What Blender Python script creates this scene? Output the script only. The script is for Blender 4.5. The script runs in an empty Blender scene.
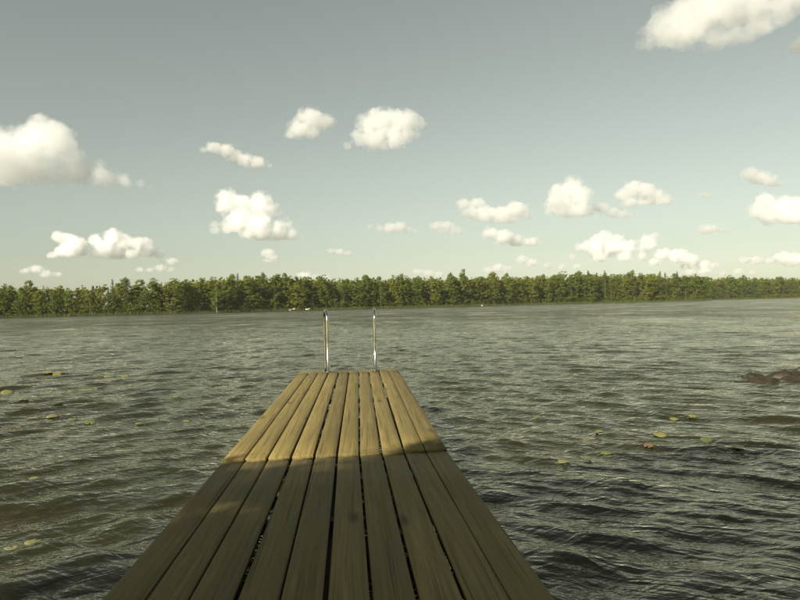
import bpy, bmesh, math, random
import numpy as np
from mathutils import Vector, Matrix, Euler

R = math.radians
scene = bpy.context.scene
COL = scene.collection

# ------------------------------------------------------------------ camera
cam_data = bpy.data.cameras.new("camera")
cam_data.sensor_width = 36.0
cam_data.lens = 36.0 * 660.0 / 800.0
cam_data.clip_start = 0.05
cam_data.clip_end = 80000.0
cam = bpy.data.objects.new("camera", cam_data)
COL.objects.link(cam)
cam.matrix_world = (Matrix.Translation((0, 0, 1.45))
                    @ Matrix.Rotation(math.pi / 2 + math.atan(5 / 660), 4, 'X')
                    @ Matrix.Rotation(R(-1.24), 4, 'Z'))
scene.camera = cam

# ------------------------------------------------------------------ sky, sun, exposure
SUN_AZ = 218.0      # clockwise from +Y: behind the camera, to the left
SUN_EL = 31.0
world = bpy.data.worlds.new("World")
scene.world = world
world.use_nodes = True
wn = world.node_tree
wn.nodes.clear()
w_out = wn.nodes.new("ShaderNodeOutputWorld")
w_bg = wn.nodes.new("ShaderNodeBackground")
w_sky = wn.nodes.new("ShaderNodeTexSky")
w_sky.sky_type = 'NISHITA'
w_sky.sun_disc = False
w_sky.sun_elevation = R(SUN_EL)
w_sky.sun_rotation = R(SUN_AZ)
w_sky.altitude = 50
w_sky.air_density = 1.0
w_sky.dust_density = 0.9
w_sky.ozone_density = 1.0
w_hs = wn.nodes.new("ShaderNodeHueSaturation")
w_hs.inputs['Saturation'].default_value = 0.40
w_tint = wn.nodes.new("ShaderNodeMix")
w_tint.data_type = 'RGBA'
w_tint.blend_type = 'MULTIPLY'
w_tint.inputs[0].default_value = 1.0
w_tint.inputs[7].default_value = (0.98, 0.995, 0.80, 1)
w_bg.inputs['Strength'].default_value = 0.058
wn.links.new(w_sky.outputs[0], w_hs.inputs['Color'])
wn.links.new(w_hs.outputs[0], w_tint.inputs[6])
wn.links.new(w_tint.outputs[2], w_bg.inputs['Color'])
wn.links.new(w_bg.outputs[0], w_out.inputs['Surface'])

sun_data = bpy.data.lights.new("sun", 'SUN')
sun_data.energy = 4.9
sun_data.angle = R(0.55)
sun_data.color = (1.0, 0.925, 0.76)
sun = bpy.data.objects.new("sun", sun_data)
COL.objects.link(sun)
SUN_DIR = Vector((math.sin(R(SUN_AZ)) * math.cos(R(SUN_EL)),
                  math.cos(R(SUN_AZ)) * math.cos(R(SUN_EL)), math.sin(R(SUN_EL))))
sun.rotation_euler = SUN_DIR.to_track_quat('Z', 'Y').to_euler()
sun.location = SUN_DIR * 60

vs = scene.view_settings
vs.view_transform = 'Standard'
vs.look = 'None'
vs.exposure = 0.92
vs.gamma = 1.0
vs.use_curve_mapping = False

cy = scene.cycles
cy.use_denoising = True
cy.max_bounces = 24
cy.diffuse_bounces = 3
cy.glossy_bounces = 4
cy.transmission_bounces = 4
cy.transparent_max_bounces = 12
cy.volume_bounces = 20
cy.sample_clamp_indirect = 8.0
cy.caustics_reflective = False
cy.caustics_refractive = False

# ------------------------------------------------------------------ small helpers
rng = np.random.default_rng(7)
random.seed(7)


def tag(o, label=None, cat=None, group=None, kind=None):
    if label: o["label"] = label
    if cat: o["category"] = cat
    if group: o["group"] = group
    if kind: o["kind"] = kind
    return o


def link(name, data, parent=None, mat=None):
    o = bpy.data.objects.new(name, data)
    COL.objects.link(o)
    if parent is not None: o.parent = parent
    if mat is not None and data is not None and not data.materials:
        data.materials.append(mat)
    return o


def empty(name, loc=(0, 0, 0), rz=0.0, parent=None):
    o = bpy.data.objects.new(name, None)
    COL.objects.link(o)
    o.empty_display_size = 0.2
    o.location = loc
    o.rotation_euler = (0, 0, rz)
    if parent is not None: o.parent = parent
    return o


def np_mesh(name, verts, faces, smooth=False):
    """verts (n,3); faces (m,3) or (m,4) numpy"""
    me = bpy.data.meshes.new(name)
    verts = np.asarray(verts, dtype=np.float32)
    faces = np.asarray(faces, dtype=np.int32)
    k = faces.shape[1]
    me.vertices.add(len(verts))
    me.vertices.foreach_set("co", verts.ravel())
    me.loops.add(faces.size)
    me.loops.foreach_set("vertex_index", faces.ravel())
    me.polygons.add(len(faces))
    me.polygons.foreach_set("loop_start", np.arange(0, faces.size, k, dtype=np.int32))
    me.polygons.foreach_set("loop_total", np.full(len(faces), k, dtype=np.int32))
    if smooth:
        me.polygons.foreach_set("use_smooth", np.ones(len(faces), dtype=bool))
    me.update(calc_edges=True)
    me.validate()
    return me


def bm_mesh(name, bm, smooth=False):
    me = bpy.data.meshes.new(name)
    bmesh.ops.recalc_face_normals(bm, faces=bm.faces)
    if smooth:
        for f in bm.faces: f.smooth = True
    bm.to_mesh(me)
    bm.free()
    return me


def box_bm(sx, sy, sz, centre=(0, 0, 0), bevel=0.0, seg=1):
    bm = bmesh.new()
    bmesh.ops.create_cube(bm, size=1.0)
    for v in bm.verts:
        v.co = Vector((v.co.x * sx + centre[0], v.co.y * sy + centre[1], v.co.z * sz + centre[2]))
    if bevel > 0:
        bmesh.ops.bevel(bm, geom=list(bm.edges), offset=bevel, segments=seg, affect='EDGES', profile=0.6)
    return bm


def tube(points, radii, sides=10, cap=True):
    """swept tube, returns verts, quads"""
    pts = [Vector(p) for p in points]
    V, Fq = [], []
    n = len(pts)
    up = Vector((0, 0, 1))
    prev = None
    for i, p in enumerate(pts):
        d = (pts[min(i + 1, n - 1)] - pts[max(i - 1, 0)]).normalized()
        a = prev if prev is not None else (up if abs(d.z) < 0.9 else Vector((1, 0, 0)))
        x = (a - d * a.dot(d)).normalized()
        prev = x
        y = d.cross(x)
        for s in range(sides):
            t = 2 * math.pi * s / sides
            V.append(p + (x * math.cos(t) + y * math.sin(t)) * radii[i])
    for i in range(n - 1):
        for s in range(sides):
            a, b = i * sides + s, i * sides + (s + 1) % sides
            Fq.append((a, b, b + sides, a + sides))
    if cap:
        for base, ring in ((0, range(sides)), (n - 1, range(sides))):
            c = len(V)
            V.append(pts[base])
            r = [base * sides + s for s in ring]
            for s in range(0, sides, 2):
                Fq.append((c, r[s], r[(s + 1) % sides], r[(s + 2) % sides]))
    return [tuple(v) for v in V], Fq


# numpy gradient-free value noise with smooth interpolation (for terrain, clouds, water)
def _hash(ix, iy, iz, seed):
    h = (ix.astype(np.int64) * 374761393 + iy.astype(np.int64) * 668265263
         + iz.astype(np.int64) * 2147483647 + seed * 974634777) & 0x7fffffff
    h = ((h ^ (h >> 13)) * 1274126177) & 0x7fffffff
    return ((h ^ (h >> 16)) & 0xffff).astype(np.float64) / 32767.5 - 1.0


def vnoise(p, seed=0):
    f = np.floor(p)
    t = p - f
    t = t * t * t * (t * (t * 6 - 15) + 10)
    i = f.astype(np.int64)
    r = 0
    for dx in (0, 1):
        wx = t[:, 0] if dx else 1 - t[:, 0]
        for dy in (0, 1):
            wy = t[:, 1] if dy else 1 - t[:, 1]
            for dz in (0, 1):
                wz = t[:, 2] if dz else 1 - t[:, 2]
                r = r + wx * wy * wz * _hash(i[:, 0] + dx, i[:, 1] + dy, i[:, 2] + dz, seed)
    return r


def fbm(p, octaves=4, seed=0, gain=0.5):
    s, a, tot = 0, 1.0, 0
    for o in range(octaves):
        s = s + a * vnoise(p * (2.03 ** o) + 17.3 * o, seed + o)
        tot += a
        a *= gain
    return s / tot


# ------------------------------------------------------------------ materials
def mat_new(name):
    m = bpy.data.materials.new(name)
    m.use_nodes = True
    nt = m.node_tree
    b = nt.nodes["Principled BSDF"]
    return m, nt, b


def N(nt, typ, **kw):
    n = nt.nodes.new(typ)
    for k, v in kw.items(): setattr(n, k, v)
    return n


def ramp(nt, fac, stops):
    r = N(nt, "ShaderNodeValToRGB")
    e = r.color_ramp.elements
    while len(e) < len(stops): e.new(0.5)
    for el, (p, c) in zip(e, stops):
        el.position = p
        el.color = (*c, 1) if len(c) == 3 else c
    nt.links.new(fac, r.inputs[0])
    return r.outputs[0]


def mixc(nt, fac, a, b, mode='MIX'):
    m = N(nt, "ShaderNodeMix", data_type='RGBA', blend_type=mode)
    for sock, v in ((m.inputs[0], fac), (m.inputs[6], a), (m.inputs[7], b)):
        if isinstance(v, (int, float)): sock.default_value = v
        elif isinstance(v, tuple): sock.default_value = (*v, 1)
        else: nt.links.new(v, sock)
    return m.outputs[2]


def mathn(nt, op, a, b=None, c=None):
    m = N(nt, "ShaderNodeMath", operation=op)
    for i, v in enumerate((a, b, c)):
        if v is None: continue
        if isinstance(v, (int, float)): m.inputs[i].default_value = v
        else: nt.links.new(v, m.inputs[i])
    return m.outputs[0]


def noise(nt, vec, scale, detail=4, rough=0.55, dist=0.0):
    n = N(nt, "ShaderNodeTexNoise")
    n.inputs['Scale'].default_value = scale
    n.inputs['Detail'].default_value = detail
    n.inputs['Roughness'].default_value = rough
    n.inputs['Distortion'].default_value = dist
    if vec is not None: nt.links.new(vec, n.inputs['Vector'])
    return n.outputs[0]


def mapping(nt, vec, scale=(1, 1, 1), loc=None):
    m = N(nt, "ShaderNodeMapping")
    m.inputs['Scale'].default_value = scale
    nt.links.new(vec, m.inputs['Vector'])
    if loc is not None: nt.links.new(loc, m.inputs['Location'])
    return m.outputs[0]


def bump(nt, height, strength, dist, normal=None):
    b = N(nt, "ShaderNodeBump")
    b.inputs['Strength'].default_value = strength
    b.inputs['Distance'].default_value = dist
    nt.links.new(height, b.inputs['Height'])
    if normal is not None: nt.links.new(normal, b.inputs['Normal'])
    return b.outputs[0]


def wood_material():
    m, nt, b = mat_new("weathered_planks")
    tc = N(nt, "ShaderNodeTexCoord")
    oi = N(nt, "ShaderNodeObjectInfo")
    off = N(nt, "ShaderNodeCombineXYZ")
    nt.links.new(mathn(nt, 'MULTIPLY', oi.outputs['Random'], 53.0), off.inputs[0])
    nt.links.new(mathn(nt, 'MULTIPLY', oi.outputs['Random'], 91.0), off.inputs[1])
    v = mapping(nt, tc.outputs['Object'], (1, 1, 1), off.outputs[0])
    # growth-ring grain, bent by low frequency noise
    wob = noise(nt, mapping(nt, v, (3, 0.35, 3)), 1.0, 3)
    warp = N(nt, "ShaderNodeCombineXYZ")
    nt.links.new(mathn(nt, 'MULTIPLY', wob, 0.08), warp.inputs[0])
    va = N(nt, "ShaderNodeVectorMath", operation='ADD')
    nt.links.new(v, va.inputs[0]); nt.links.new(warp.outputs[0], va.inputs[1])
    grain = noise(nt, mapping(nt, va.outputs[0], (60, 1.1, 20)), 1.0, 5, 0.6)
    fine = noise(nt, mapping(nt, v, (260, 5, 60)), 1.0, 3, 0.6)
    blotch = noise(nt, mapping(nt, v, (4.5, 1.4, 4)), 1.0, 5, 0.6)
    stain = noise(nt, mapping(nt, v, (1.2, 0.8, 1)), 1.0, 3, 0.5)
    c1 = ramp(nt, grain, [(0.34, (0.092, 0.067, 0.020)), (0.5, (0.180, 0.135, 0.044)), (0.66, (0.240, 0.184, 0.067))])
    c2 = mixc(nt, mathn(nt, 'MULTIPLY', ramp(nt, fine, [(0.35, (0, 0, 0)), (0.65, (1, 1, 1))]), 0.55), c1, (0.11, 0.083, 0.024))
    c3 = mixc(nt, ramp(nt, blotch, [(0.38, (0.6,) * 3), (0.62, (0, 0, 0))]), c2, (0.140, 0.108, 0.036))
    # per-plank tone
    tone = mathn(nt, 'ADD', mathn(nt, 'MULTIPLY', oi.outputs['Random'], 0.42), 0.78)
    c4 = mixc(nt, 1.0, c3, tone, 'MULTIPLY')
    c5 = mixc(nt, ramp(nt, stain, [(0.5, (0, 0, 0)), (0.72, (0.55,) * 3)]), c4, (0.112, 0.098, 0.034))
    # knots
    vo = N(nt, "ShaderNodeTexVoronoi", feature='F1')
    vo.inputs['Scale'].default_value = 1.0
    nt.links.new(mapping(nt, va.outputs[0], (5.2, 1.5, 3)), vo.inputs['Vector'])
    kn = ramp(nt, vo.outputs['Distance'], [(0.055, (0.9,) * 3), (0.11, (0.35,) * 3), (0.19, (0, 0, 0))])
    c6 = mixc(nt, kn, c5, (0.05, 0.033, 0.014))
    # long drying checks
    chk = noise(nt, mapping(nt, va.outputs[0], (95, 0.55, 10)), 1.0, 2, 0.5)
    ck = ramp(nt, chk, [(0.31, (0.85,) * 3), (0.36, (0, 0, 0))])
    c7 = mixc(nt, ck, c6, (0.04, 0.029, 0.014))
    nt.links.new(c7, b.inputs['Base Color'])
    b.inputs['Roughness'].default_value = 0.78
    b.inputs['Specular IOR Level'].default_value = 0.3
    h = mathn(nt, 'ADD', mathn(nt, 'MULTIPLY', grain, 0.7),
              mathn(nt, 'SUBTRACT', mathn(nt, 'MULTIPLY', fine, 0.3), mathn(nt, 'MULTIPLY', ck, 0.8)))
    nt.links.new(bump(nt, h, 0.55, 0.004), b.inputs['Normal'])
    return m


def dark_wood_material():
    m, nt, b = mat_new("wet_dark_timber")
    tc = N(nt, "ShaderNodeTexCoord")
    g = noise(nt, mapping(nt, tc.outputs['Object'], (20, 2, 20)), 1.0, 4)
    nt.links.new(ramp(nt, g, [(0.3, (0.03, 0.023, 0.012)), (0.7, (0.085, 0.066, 0.033))]), b.inputs['Base Color'])
    b.inputs['Roughness'].default_value = 0.7
    nt.links.new(bump(nt, g, 0.4, 0.01), b.inputs['Normal'])
    return m


def steel_material(name, rough, col):
    m, nt, b = mat_new(name)
    tc = N(nt, "ShaderNodeTexCoord")
    g = noise(nt, mapping(nt, tc.outputs['Object'], (30, 30, 6)), 1.0, 4)
    nt.links.new(ramp(nt, g, [(0.3, tuple(c * 0.8 for c in col)), (0.7, col)]), b.inputs['Base Color'])
    b.inputs['Metallic'].default_value = 1.0
    nt.links.new(ramp(nt, g, [(0.3, (rough * 0.7,) * 3), (0.75, (rough * 1.6,) * 3)]), b.inputs['Roughness'])
    return m


def leaf_material(name, dark, mid, light, transl=0.35):
    m, nt, b = mat_new(name)
    oi = N(nt, "ShaderNodeObjectInfo")
    geo = N(nt, "ShaderNodeNewGeometry")
    n1 = noise(nt, geo.outputs['Position'], 0.9, 3)
    c = ramp(nt, n1, [(0.3, dark), (0.5, mid), (0.72, light)])
    tone = ramp(nt, oi.outputs['Random'], [(0.0, (0.68, 0.82, 0.72)), (0.35, (0.88, 0.99, 0.9)), (0.7, (1.03, 1.06, 0.95)), (1.0, (1.2, 1.16, 0.95))])
    c = mixc(nt, 1.0, c, tone, 'MULTIPLY')
    rnd = ramp(nt, geo.outputs['Random Per Island'], [(0.0, (0.7,) * 3), (1.0, (1.3,) * 3)])
    c = mixc(nt, 1.0, c, rnd, 'MULTIPLY')
    nt.links.new(c, b.inputs['Base Color'])
    b.inputs['Roughness'].default_value = 0.6
    b.inputs['Specular IOR Level'].default_value = 0.25
    tr = N(nt, "ShaderNodeBsdfTranslucent")
    nt.links.new(c, tr.inputs['Color'])
    mx = N(nt, "ShaderNodeMixShader")
    mx.inputs[0].default_value = transl
    nt.links.new(b.outputs[0], mx.inputs[1]); nt.links.new(tr.outputs[0], mx.inputs[2])
    out = nt.nodes["Material Output"]
    nt.links.new(mx.outputs[0], out.inputs['Surface'])
    return m


def plain_noise_material(name, dark, light, scale, rough=0.85, bump_s=0.4, bump_d=0.05):
    m, nt, b = mat_new(name)
    geo = N(nt, "ShaderNodeNewGeometry")
    g = noise(nt, geo.outputs['Position'], scale, 5)
    nt.links.new(ramp(nt, g, [(0.3, dark), (0.7, light)]), b.inputs['Base Color'])
    b.inputs['Roughness'].default_value = rough
    nt.links.new(bump(nt, g, bump_s, bump_d), b.inputs['Normal'])
    return m


def water_material():
    m, nt, b = mat_new("lake_water")
    geo = N(nt, "ShaderNodeNewGeometry")
    pos = geo.outputs['Position']
    # peaty brown water with greener patches
    big = noise(nt, mapping(nt, pos, (0.5, 0.8, 1)), 1.0, 4, 0.6)
    col = ramp(nt, big, [(0.36, (0.013, 0.013, 0.0035)), (0.52, (0.0155, 0.014, 0.0035)), (0.72, (0.022, 0.0165, 0.0038))])
    # distance from the jetty: capillary detail close by, broader chop further out
    ln = N(nt, "ShaderNodeVectorMath", operation='LENGTH')
    nt.links.new(pos, ln.inputs[0])
    mr = N(nt, "ShaderNodeMapRange")
    mr.inputs['From Min'].default_value = 10; mr.inputs['From Max'].default_value = 70
    nt.links.new(ln.outputs['Value'], mr.inputs['Value'])
    rot = N(nt, "ShaderNodeVectorRotate", rotation_type='Z_AXIS')
    rot.inputs['Angle'].default_value = R(-26)
    nt.links.new(pos, rot.inputs['Vector'])
    rot2 = N(nt, "ShaderNodeVectorRotate", rotation_type='Z_AXIS')
    rot2.inputs['Angle'].default_value = R(24)
    nt.links.new(pos, rot2.inputs['Vector'])
    def ridged(v):
        return mathn(nt, 'SUBTRACT', 1.0, mathn(nt, 'ABSOLUTE', mathn(nt, 'SUBTRACT', mathn(nt, 'MULTIPLY', v, 2.0), 1.0)))
    r1 = ridged(noise(nt, mapping(nt, rot.outputs[0], (2.2, 7.0, 1)), 1.0, 3, 0.5, 0.25))
    r2 = ridged(noise(nt, mapping(nt, rot2.outputs[0], (2.6, 8.5, 1)), 1.0, 3, 0.5, 0.25))
    r3 = noise(nt, mapping(nt, rot2.outputs[0], (9, 22, 1)), 1.0, 2, 0.5, 0.2)
    far = noise(nt, mapping(nt, pos, (0.5, 1.5, 1)), 1.0, 4, 0.6, 0.3)
    gust = noise(nt, mapping(nt, pos, (0.13, 0.075, 1)), 1.0, 6, 0.68)
    gs = ramp(nt, gust, [(0.36, (0.6,) * 3), (0.62, (1.0,) * 3)])
    gf = ramp(nt, gust, [(0.40, (0.08,) * 3), (0.60, (1.0,) * 3)])
    h = mathn(nt, 'ADD', mathn(nt, 'MULTIPLY', r1, 0.021), mathn(nt, 'MULTIPLY', r2, 0.019))
    h = mathn(nt, 'ADD', h, mathn(nt, 'MULTIPLY', r3, 0.008))
    h = mathn(nt, 'MULTIPLY', h, gs)
    hf = mathn(nt, 'MULTIPLY', mathn(nt, 'MULTIPLY', mathn(nt, 'MULTIPLY', far, 0.46), gf), mr.outputs[0])
    h = mathn(nt, 'ADD', h, hf)
    mr2 = N(nt, "ShaderNodeMapRange")
    mr2.inputs['From Min'].default_value = 20; mr2.inputs['From Max'].default_value = 150
    mr2.inputs['To Min'].default_value = 0.06; mr2.inputs['To Max'].default_value = 0.16
    nt.links.new(ln.outputs['Value'], mr2.inputs['Value'])
    nrm = bump(nt, h, 1.0, 1.0)
    nt.nodes.remove(b)
    df = N(nt, "ShaderNodeBsdfDiffuse")
    gl = N(nt, "ShaderNodeBsdfAnisotropic")
    fr = N(nt, "ShaderNodeFresnel")
    mx = N(nt, "ShaderNodeMixShader")
    fr.inputs['IOR'].default_value = 1.62
    gl.inputs['Color'].default_value = (1.0, 0.97, 0.81, 1)          # olive cast put into the colour of the reflected sky
    nt.links.new(col, df.inputs['Color'])
    nt.links.new(mr2.outputs[0], gl.inputs['Roughness'])
    for n_ in (gl, fr, df): nt.links.new(nrm, n_.inputs['Normal'])
    nt.links.new(fr.outputs[0], mx.inputs[0])
    nt.links.new(df.outputs[0], mx.inputs[1]); nt.links.new(gl.outputs[0], mx.inputs[2])
    nt.links.new(mx.outputs[0], nt.nodes["Material Output"].inputs['Surface'])
    return m


def cloud_material(name, density, spheres, R0, base_z, edge):
    """vapour that thins out towards the billows' skin and is torn by fractal noise"""
    m = bpy.data.materials.new(name)
    m.use_nodes = True
    nt = m.node_tree
    nt.nodes.clear()
    out = N(nt, "ShaderNodeOutputMaterial")
    pv = N(nt, "ShaderNodeVolumeScatter")
    pv.inputs['Color'].default_value = (0.98, 0.98, 0.98, 1)
    pv.inputs['Anisotropy'].default_value = 0.28
    tc = N(nt, "ShaderNodeTexCoord")
    P = tc.outputs['Object']
    sd = None
    for (x, y, z, rad, sx, sy, sz) in spheres:
        mp = N(nt, "ShaderNodeMapping", vector_type='TEXTURE')
        mp.inputs['Location'].default_value = (x, y, z)
        mp.inputs['Scale'].default_value = (sx, sy, sz)
        nt.links.new(P, mp.inputs['Vector'])
        ln = N(nt, "ShaderNodeVectorMath", operation='LENGTH')
        nt.links.new(mp.outputs[0], ln.inputs[0])
        d = mathn(nt, 'MULTIPLY', mathn(nt, 'SUBTRACT', rad, ln.outputs['Value']), 2.0 / (1.0 + rad / R0))   # positive inside
        sd = d if sd is None else mathn(nt, 'SMOOTH_MAX', sd, d, R0 * 0.30)
    n1 = noise(nt, P, 1.0 / (0.75 * R0), 7, 0.68)
    n2 = mathn(nt, 'SUBTRACT', n1, 0.5)
    v = mathn(nt, 'ADD', mathn(nt, 'DIVIDE', sd, R0), mathn(nt, 'MULTIPLY', n2, 2.7))
    f = N(nt, "ShaderNodeMapRange", interpolation_type='SMOOTHSTEP')
    f.inputs['From Min'].default_value = -0.15
    f.inputs['From Max'].default_value = -0.15 + edge
    nt.links.new(v, f.inputs['Value'])
    sp = N(nt, "ShaderNodeSeparateXYZ")
    nt.links.new(P, sp.inputs[0])
    bz = N(nt, "ShaderNodeMapRange", interpolation_type='SMOOTHSTEP')
    bz.inputs['From Min'].default_value = base_z
    bz.inputs['From Max'].default_value = base_z + 0.35 * R0
    nt.links.new(mathn(nt, 'ADD', sp.outputs[2], mathn(nt, 'MULTIPLY', n2, R0 * 0.6)), bz.inputs['Value'])
    den = mathn(nt, 'MULTIPLY', mathn(nt, 'MULTIPLY', f.outputs[0], bz.outputs[0]), density)
    nt.links.new(den, pv.inputs['Density'])
    nt.links.new(pv.outputs[0], out.inputs['Volume'])
    return m


M_WOOD = wood_material()
M_DARKWOOD = dark_wood_material()
M_STEEL = steel_material("polished_steel_tube", 0.16, (0.62, 0.58, 0.48))
M_SCREW = steel_material("dull_screw_steel", 0.4, (0.20, 0.18, 0.14))
M_LEAF = leaf_material("broadleaf_foliage", (0.105, 0.124, 0.014), (0.158, 0.176, 0.021), (0.200, 0.206, 0.034), 0.45)
M_BIRCHLEAF = leaf_material("birch_foliage", (0.112, 0.128, 0.015), (0.165, 0.178, 0.024), (0.210, 0.212, 0.038), 0.45)
M_NEEDLE = leaf_material("spruce_needles", (0.045, 0.060, 0.010), (0.080, 0.095, 0.015), (0.115, 0.126, 0.023), 0.25)
M_BARK = plain_noise_material("bark", (0.06, 0.045, 0.026), (0.16, 0.125, 0.075), 2.5)
M_BIRCHBARK = plain_noise_material("birch_bark", (0.16, 0.14, 0.10), (0.52, 0.48, 0.38), 1.6)
M_REED = leaf_material("reeds", (0.09, 0.10, 0.020), (0.13, 0.135, 0.032), (0.17, 0.165, 0.045), 0.3)
M_SOIL = plain_noise_material("forest_floor", (0.035, 0.032, 0.012), (0.085, 0.080, 0.026), 0.6)
M_GRASS = plain_noise_material("bank_grass", (0.045, 0.055, 0.012), (0.11, 0.12, 0.030), 1.4)
M_ROCK = plain_noise_material("wet_brown_rock", (0.007, 0.006, 0.003), (0.040, 0.029, 0.009), 9.0, 0.6, 0.8, 0.04)
M_WHITE = plain_noise_material("white_boat_paint", (0.62, 0.60, 0.52), (0.80, 0.78, 0.70), 3.0, 0.5, 0.05, 0.01)
M_WATER = water_material()

# ================================================================== THE SETTING
# ------------------------------------------------------------------ lake surface
def make_waves():
    w = []
    r = np.random.default_rng(21)
    for side in (0, 1):                       # two crossing wind-wave trains
        base = 90 + (31 if side == 0 else -33)
        lam = np.geomspace(0.11, 1.9, 52) * r.uniform(0.92, 1.08, 52)
        for L in lam:
            th = R(base + r.normal(0, 15))
            k = 2 * math.pi / L
            slope = 0.032 * (1.1 if L < 0.25 else 1.2 if L < 0.8 else 0.45) * r.uniform(0.6, 1.3)
            w.append((k * math.cos(th), k * math.sin(th), slope / k, r.uniform(0, 2 * math.pi), L, side))
    return w


WAVES = make_waves()


def water_height(x, y, spacing=None):
    x = np.asarray(x, float); y = np.asarray(y, float)
    wl = 1 / (1 + np.exp((x + 0.4 + 0.02 * y) / 1.6))       # left-hand train fades into the right-hand one
    wts = (0.22 + 0.85 * wl, 0.22 + 0.85 * (1 - wl))
    h = np.zeros_like(x)
    for kx, ky, a, ph, L, side in WAVES:
        s = a * np.sin(kx * x + ky * y + ph) * wts[side]
        if spacing is not None:
            s = s * np.clip((L / spacing - 2.2) / 2.0, 0, 1)
        h += s
    h = h + 3.2 * h * np.abs(h) * (h > 0) - 1.2 * h * np.abs(h) * (h < 0) * -1   # peaked crests
    return h


def build_water():
    fine = np.radians(np.arange(-41, 41.01, 0.16))
    step, ang, a = 0.16, [], 41.0
    while True:
        step = min(step * 1.12, 5.0)
        a += step
        if a >= 180 - step * 0.6: break
        ang.append(a)
    ang = np.radians(np.array(ang))
    th = np.concatenate([-ang[::-1], fine, ang])           # angle from +Y, clockwise
    rad = [0.35]
    while rad[-1] < 16000:
        r = rad[-1]
        rad.append(r * (1.0047 if r < 130 else 1.02 if r < 700 else 1.25))
    rad = np.array(rad)
    dth = np.gradient(th)
    T, RR = np.meshgrid(th, rad)
    DT = np.meshgrid(dth, rad)[0]
    dr = np.gradient(rad)
    sp = np.maximum(RR * DT, np.meshgrid(th, dr)[1])
    X, Y = RR * np.sin(T), RR * np.cos(T)
    Z = water_height(X.ravel(), Y.ravel(), sp.ravel()).reshape(X.shape)
    nr, na = X.shape
    V = np.stack([X.ravel(), Y.ravel(), Z.ravel()], 1)
    i, j = np.meshgrid(np.arange(nr - 1), np.arange(na), indexing='ij')
    jn = (j + 1) % na
    Fq = np.stack([(i * na + j).ravel(), (i * na + jn).ravel(), ((i + 1) * na + jn).ravel(), ((i + 1) * na + j).ravel()], 1)
    me = np_mesh("lake", V, Fq, smooth=True)
    return me


tag(link("lake", build_water(), mat=M_WATER), kind="structure")

# ------------------------------------------------------------------ far shore: waterline points (x, y) and canopy height above water
SHORE = [(-330.0, 150.0, 10.0), (-250.0, 176.0, 10.0), (-190.0, 196.0, 10.2), (-141.4, 212.0, 10.4), (-134.6, 222.0, 11.0), (-116.1, 232.0, 10.9), (-98.5, 245.0, 12.4),
         (-79.5, 262.0, 14.0), (-56.2, 285.0, 15.8), (-30.1, 305.0, 14.2), (-0.1, 330.0, 15.2), (35.4, 360.0, 16.2),
         (77.7, 395.0, 17.2), (128.7, 425.0, 18.6), (175.2, 445.0, 19.2), (216.0, 460.0, 16.4), (232.0, 500.0, 15.5), (240.0, 585.0, 18.5),
         (263.6, 600.0, 19.5), (326.1, 615.0, 20.2), (378.7, 625.0, 19.0), (446.0, 640.0, 18.0), (560.0, 650.0, 18.0), (720.0, 655.0, 18.0)]
SH = np.array(SHORE)
seg = np.hypot(np.diff(SH[:, 0]), np.diff(SH[:, 1]))
SL = np.concatenate([[0], np.cumsum(seg)])


def shore_at(s):
    return (np.interp(s, SL, SH[:, 0]), np.interp(s, SL, SH[:, 1]), np.interp(s, SL, SH[:, 2]))


def shore_normal(s):
    x0, y0, _ = shore_at(s - 6); x1, y1, _ = shore_at(s + 6)
    d = np.array([x1 - x0, y1 - y0]); d /= np.linalg.norm(d) + 1e-9
    return np.array([-d[1], d[0]])            # points inland


def build_far_shore():
    s = np.linspace(0, SL[-1], 260)
    offs = [-3.0, 0.0, 1.2, 3.0, 8.0, 25.0, 80.0, 300.0]
    zs = [-0.5, -0.03, 0.18, 0.35, 0.7, 1.4, 2.0, 2.5]
    V = []
    nrm = np.array([shore_normal(a) for a in s])
    k = np.ones(25) / 25
    nrm = np.stack([np.convolve(np.pad(nrm[:, i], 12, mode='edge'), k, 'valid') for i in (0, 1)], 1)
    for o, z in zip(offs, zs):
        for q, a in enumerate(s):
            x, y, _ = shore_at(a)
            if o > 20:
                V.append((x, y + o, z))
            else:
                V.append((x + nrm[q, 0] * o, y + nrm[q, 1] * o, z))
    V = np.array(V)
    V = np.vstack([V, np.stack([V[-260:, 0] * 6, np.full(260, 9000.0), np.full(260, 3.0)], 1)])
    rows = len(offs) + 1
    V[:, 2] += 0.10 * fbm(V * np.array([0.2, 0.2, 0]), 3, 3) * (V[:, 2] > 0.1)
    i, j = np.meshgrid(np.arange(rows - 1), np.arange(259), indexing='ij')
    Fq = np.stack([(i * 260 + j).ravel(), (i * 260 + j + 1).ravel(), ((i + 1) * 260 + j + 1).ravel(), ((i + 1) * 260 + j).ravel()], 1)
    return np_mesh("far_shore", V, Fq, smooth=True)


tag(link("far_shore", build_far_shore(), mat=M_SOIL), kind="structure")


def build_near_bank():
    xs = np.linspace(-45, 45, 91); ys = np.array([-1.6, -2.0, -2.6, -3.5, -5, -7, -10, -15, -22, -32, -45])
    X, Y = np.meshgrid(xs, ys)
    d = -1.9 - Y + 1.2 * np.sin(X * 0.23) + 0.02 * X * X * (np.abs(X) > 4) * -0.4
    Z = -0.6 + 0.75 * np.clip(d, -0.5, 2.0) * 0.7 + 0.05 * np.clip(d - 2, 0, 60)
    V = np.stack([X.ravel(), Y.ravel(), Z.ravel()], 1)
    V[:, 2] += 0.08 * fbm(V * np.array([0.5, 0.5, 0]), 3, 9)
    na = len(xs)
    i, j = np.meshgrid(np.arange(len(ys) - 1), np.arange(na - 1), indexing='ij')
    Fq = np.stack([(i * na + j).ravel(), ((i + 1) * na + j).ravel(), ((i + 1) * na + j + 1).ravel(), (i * na + j + 1).ravel()], 1)
    return np_mesh("near_bank", V, Fq, smooth=True)


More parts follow.
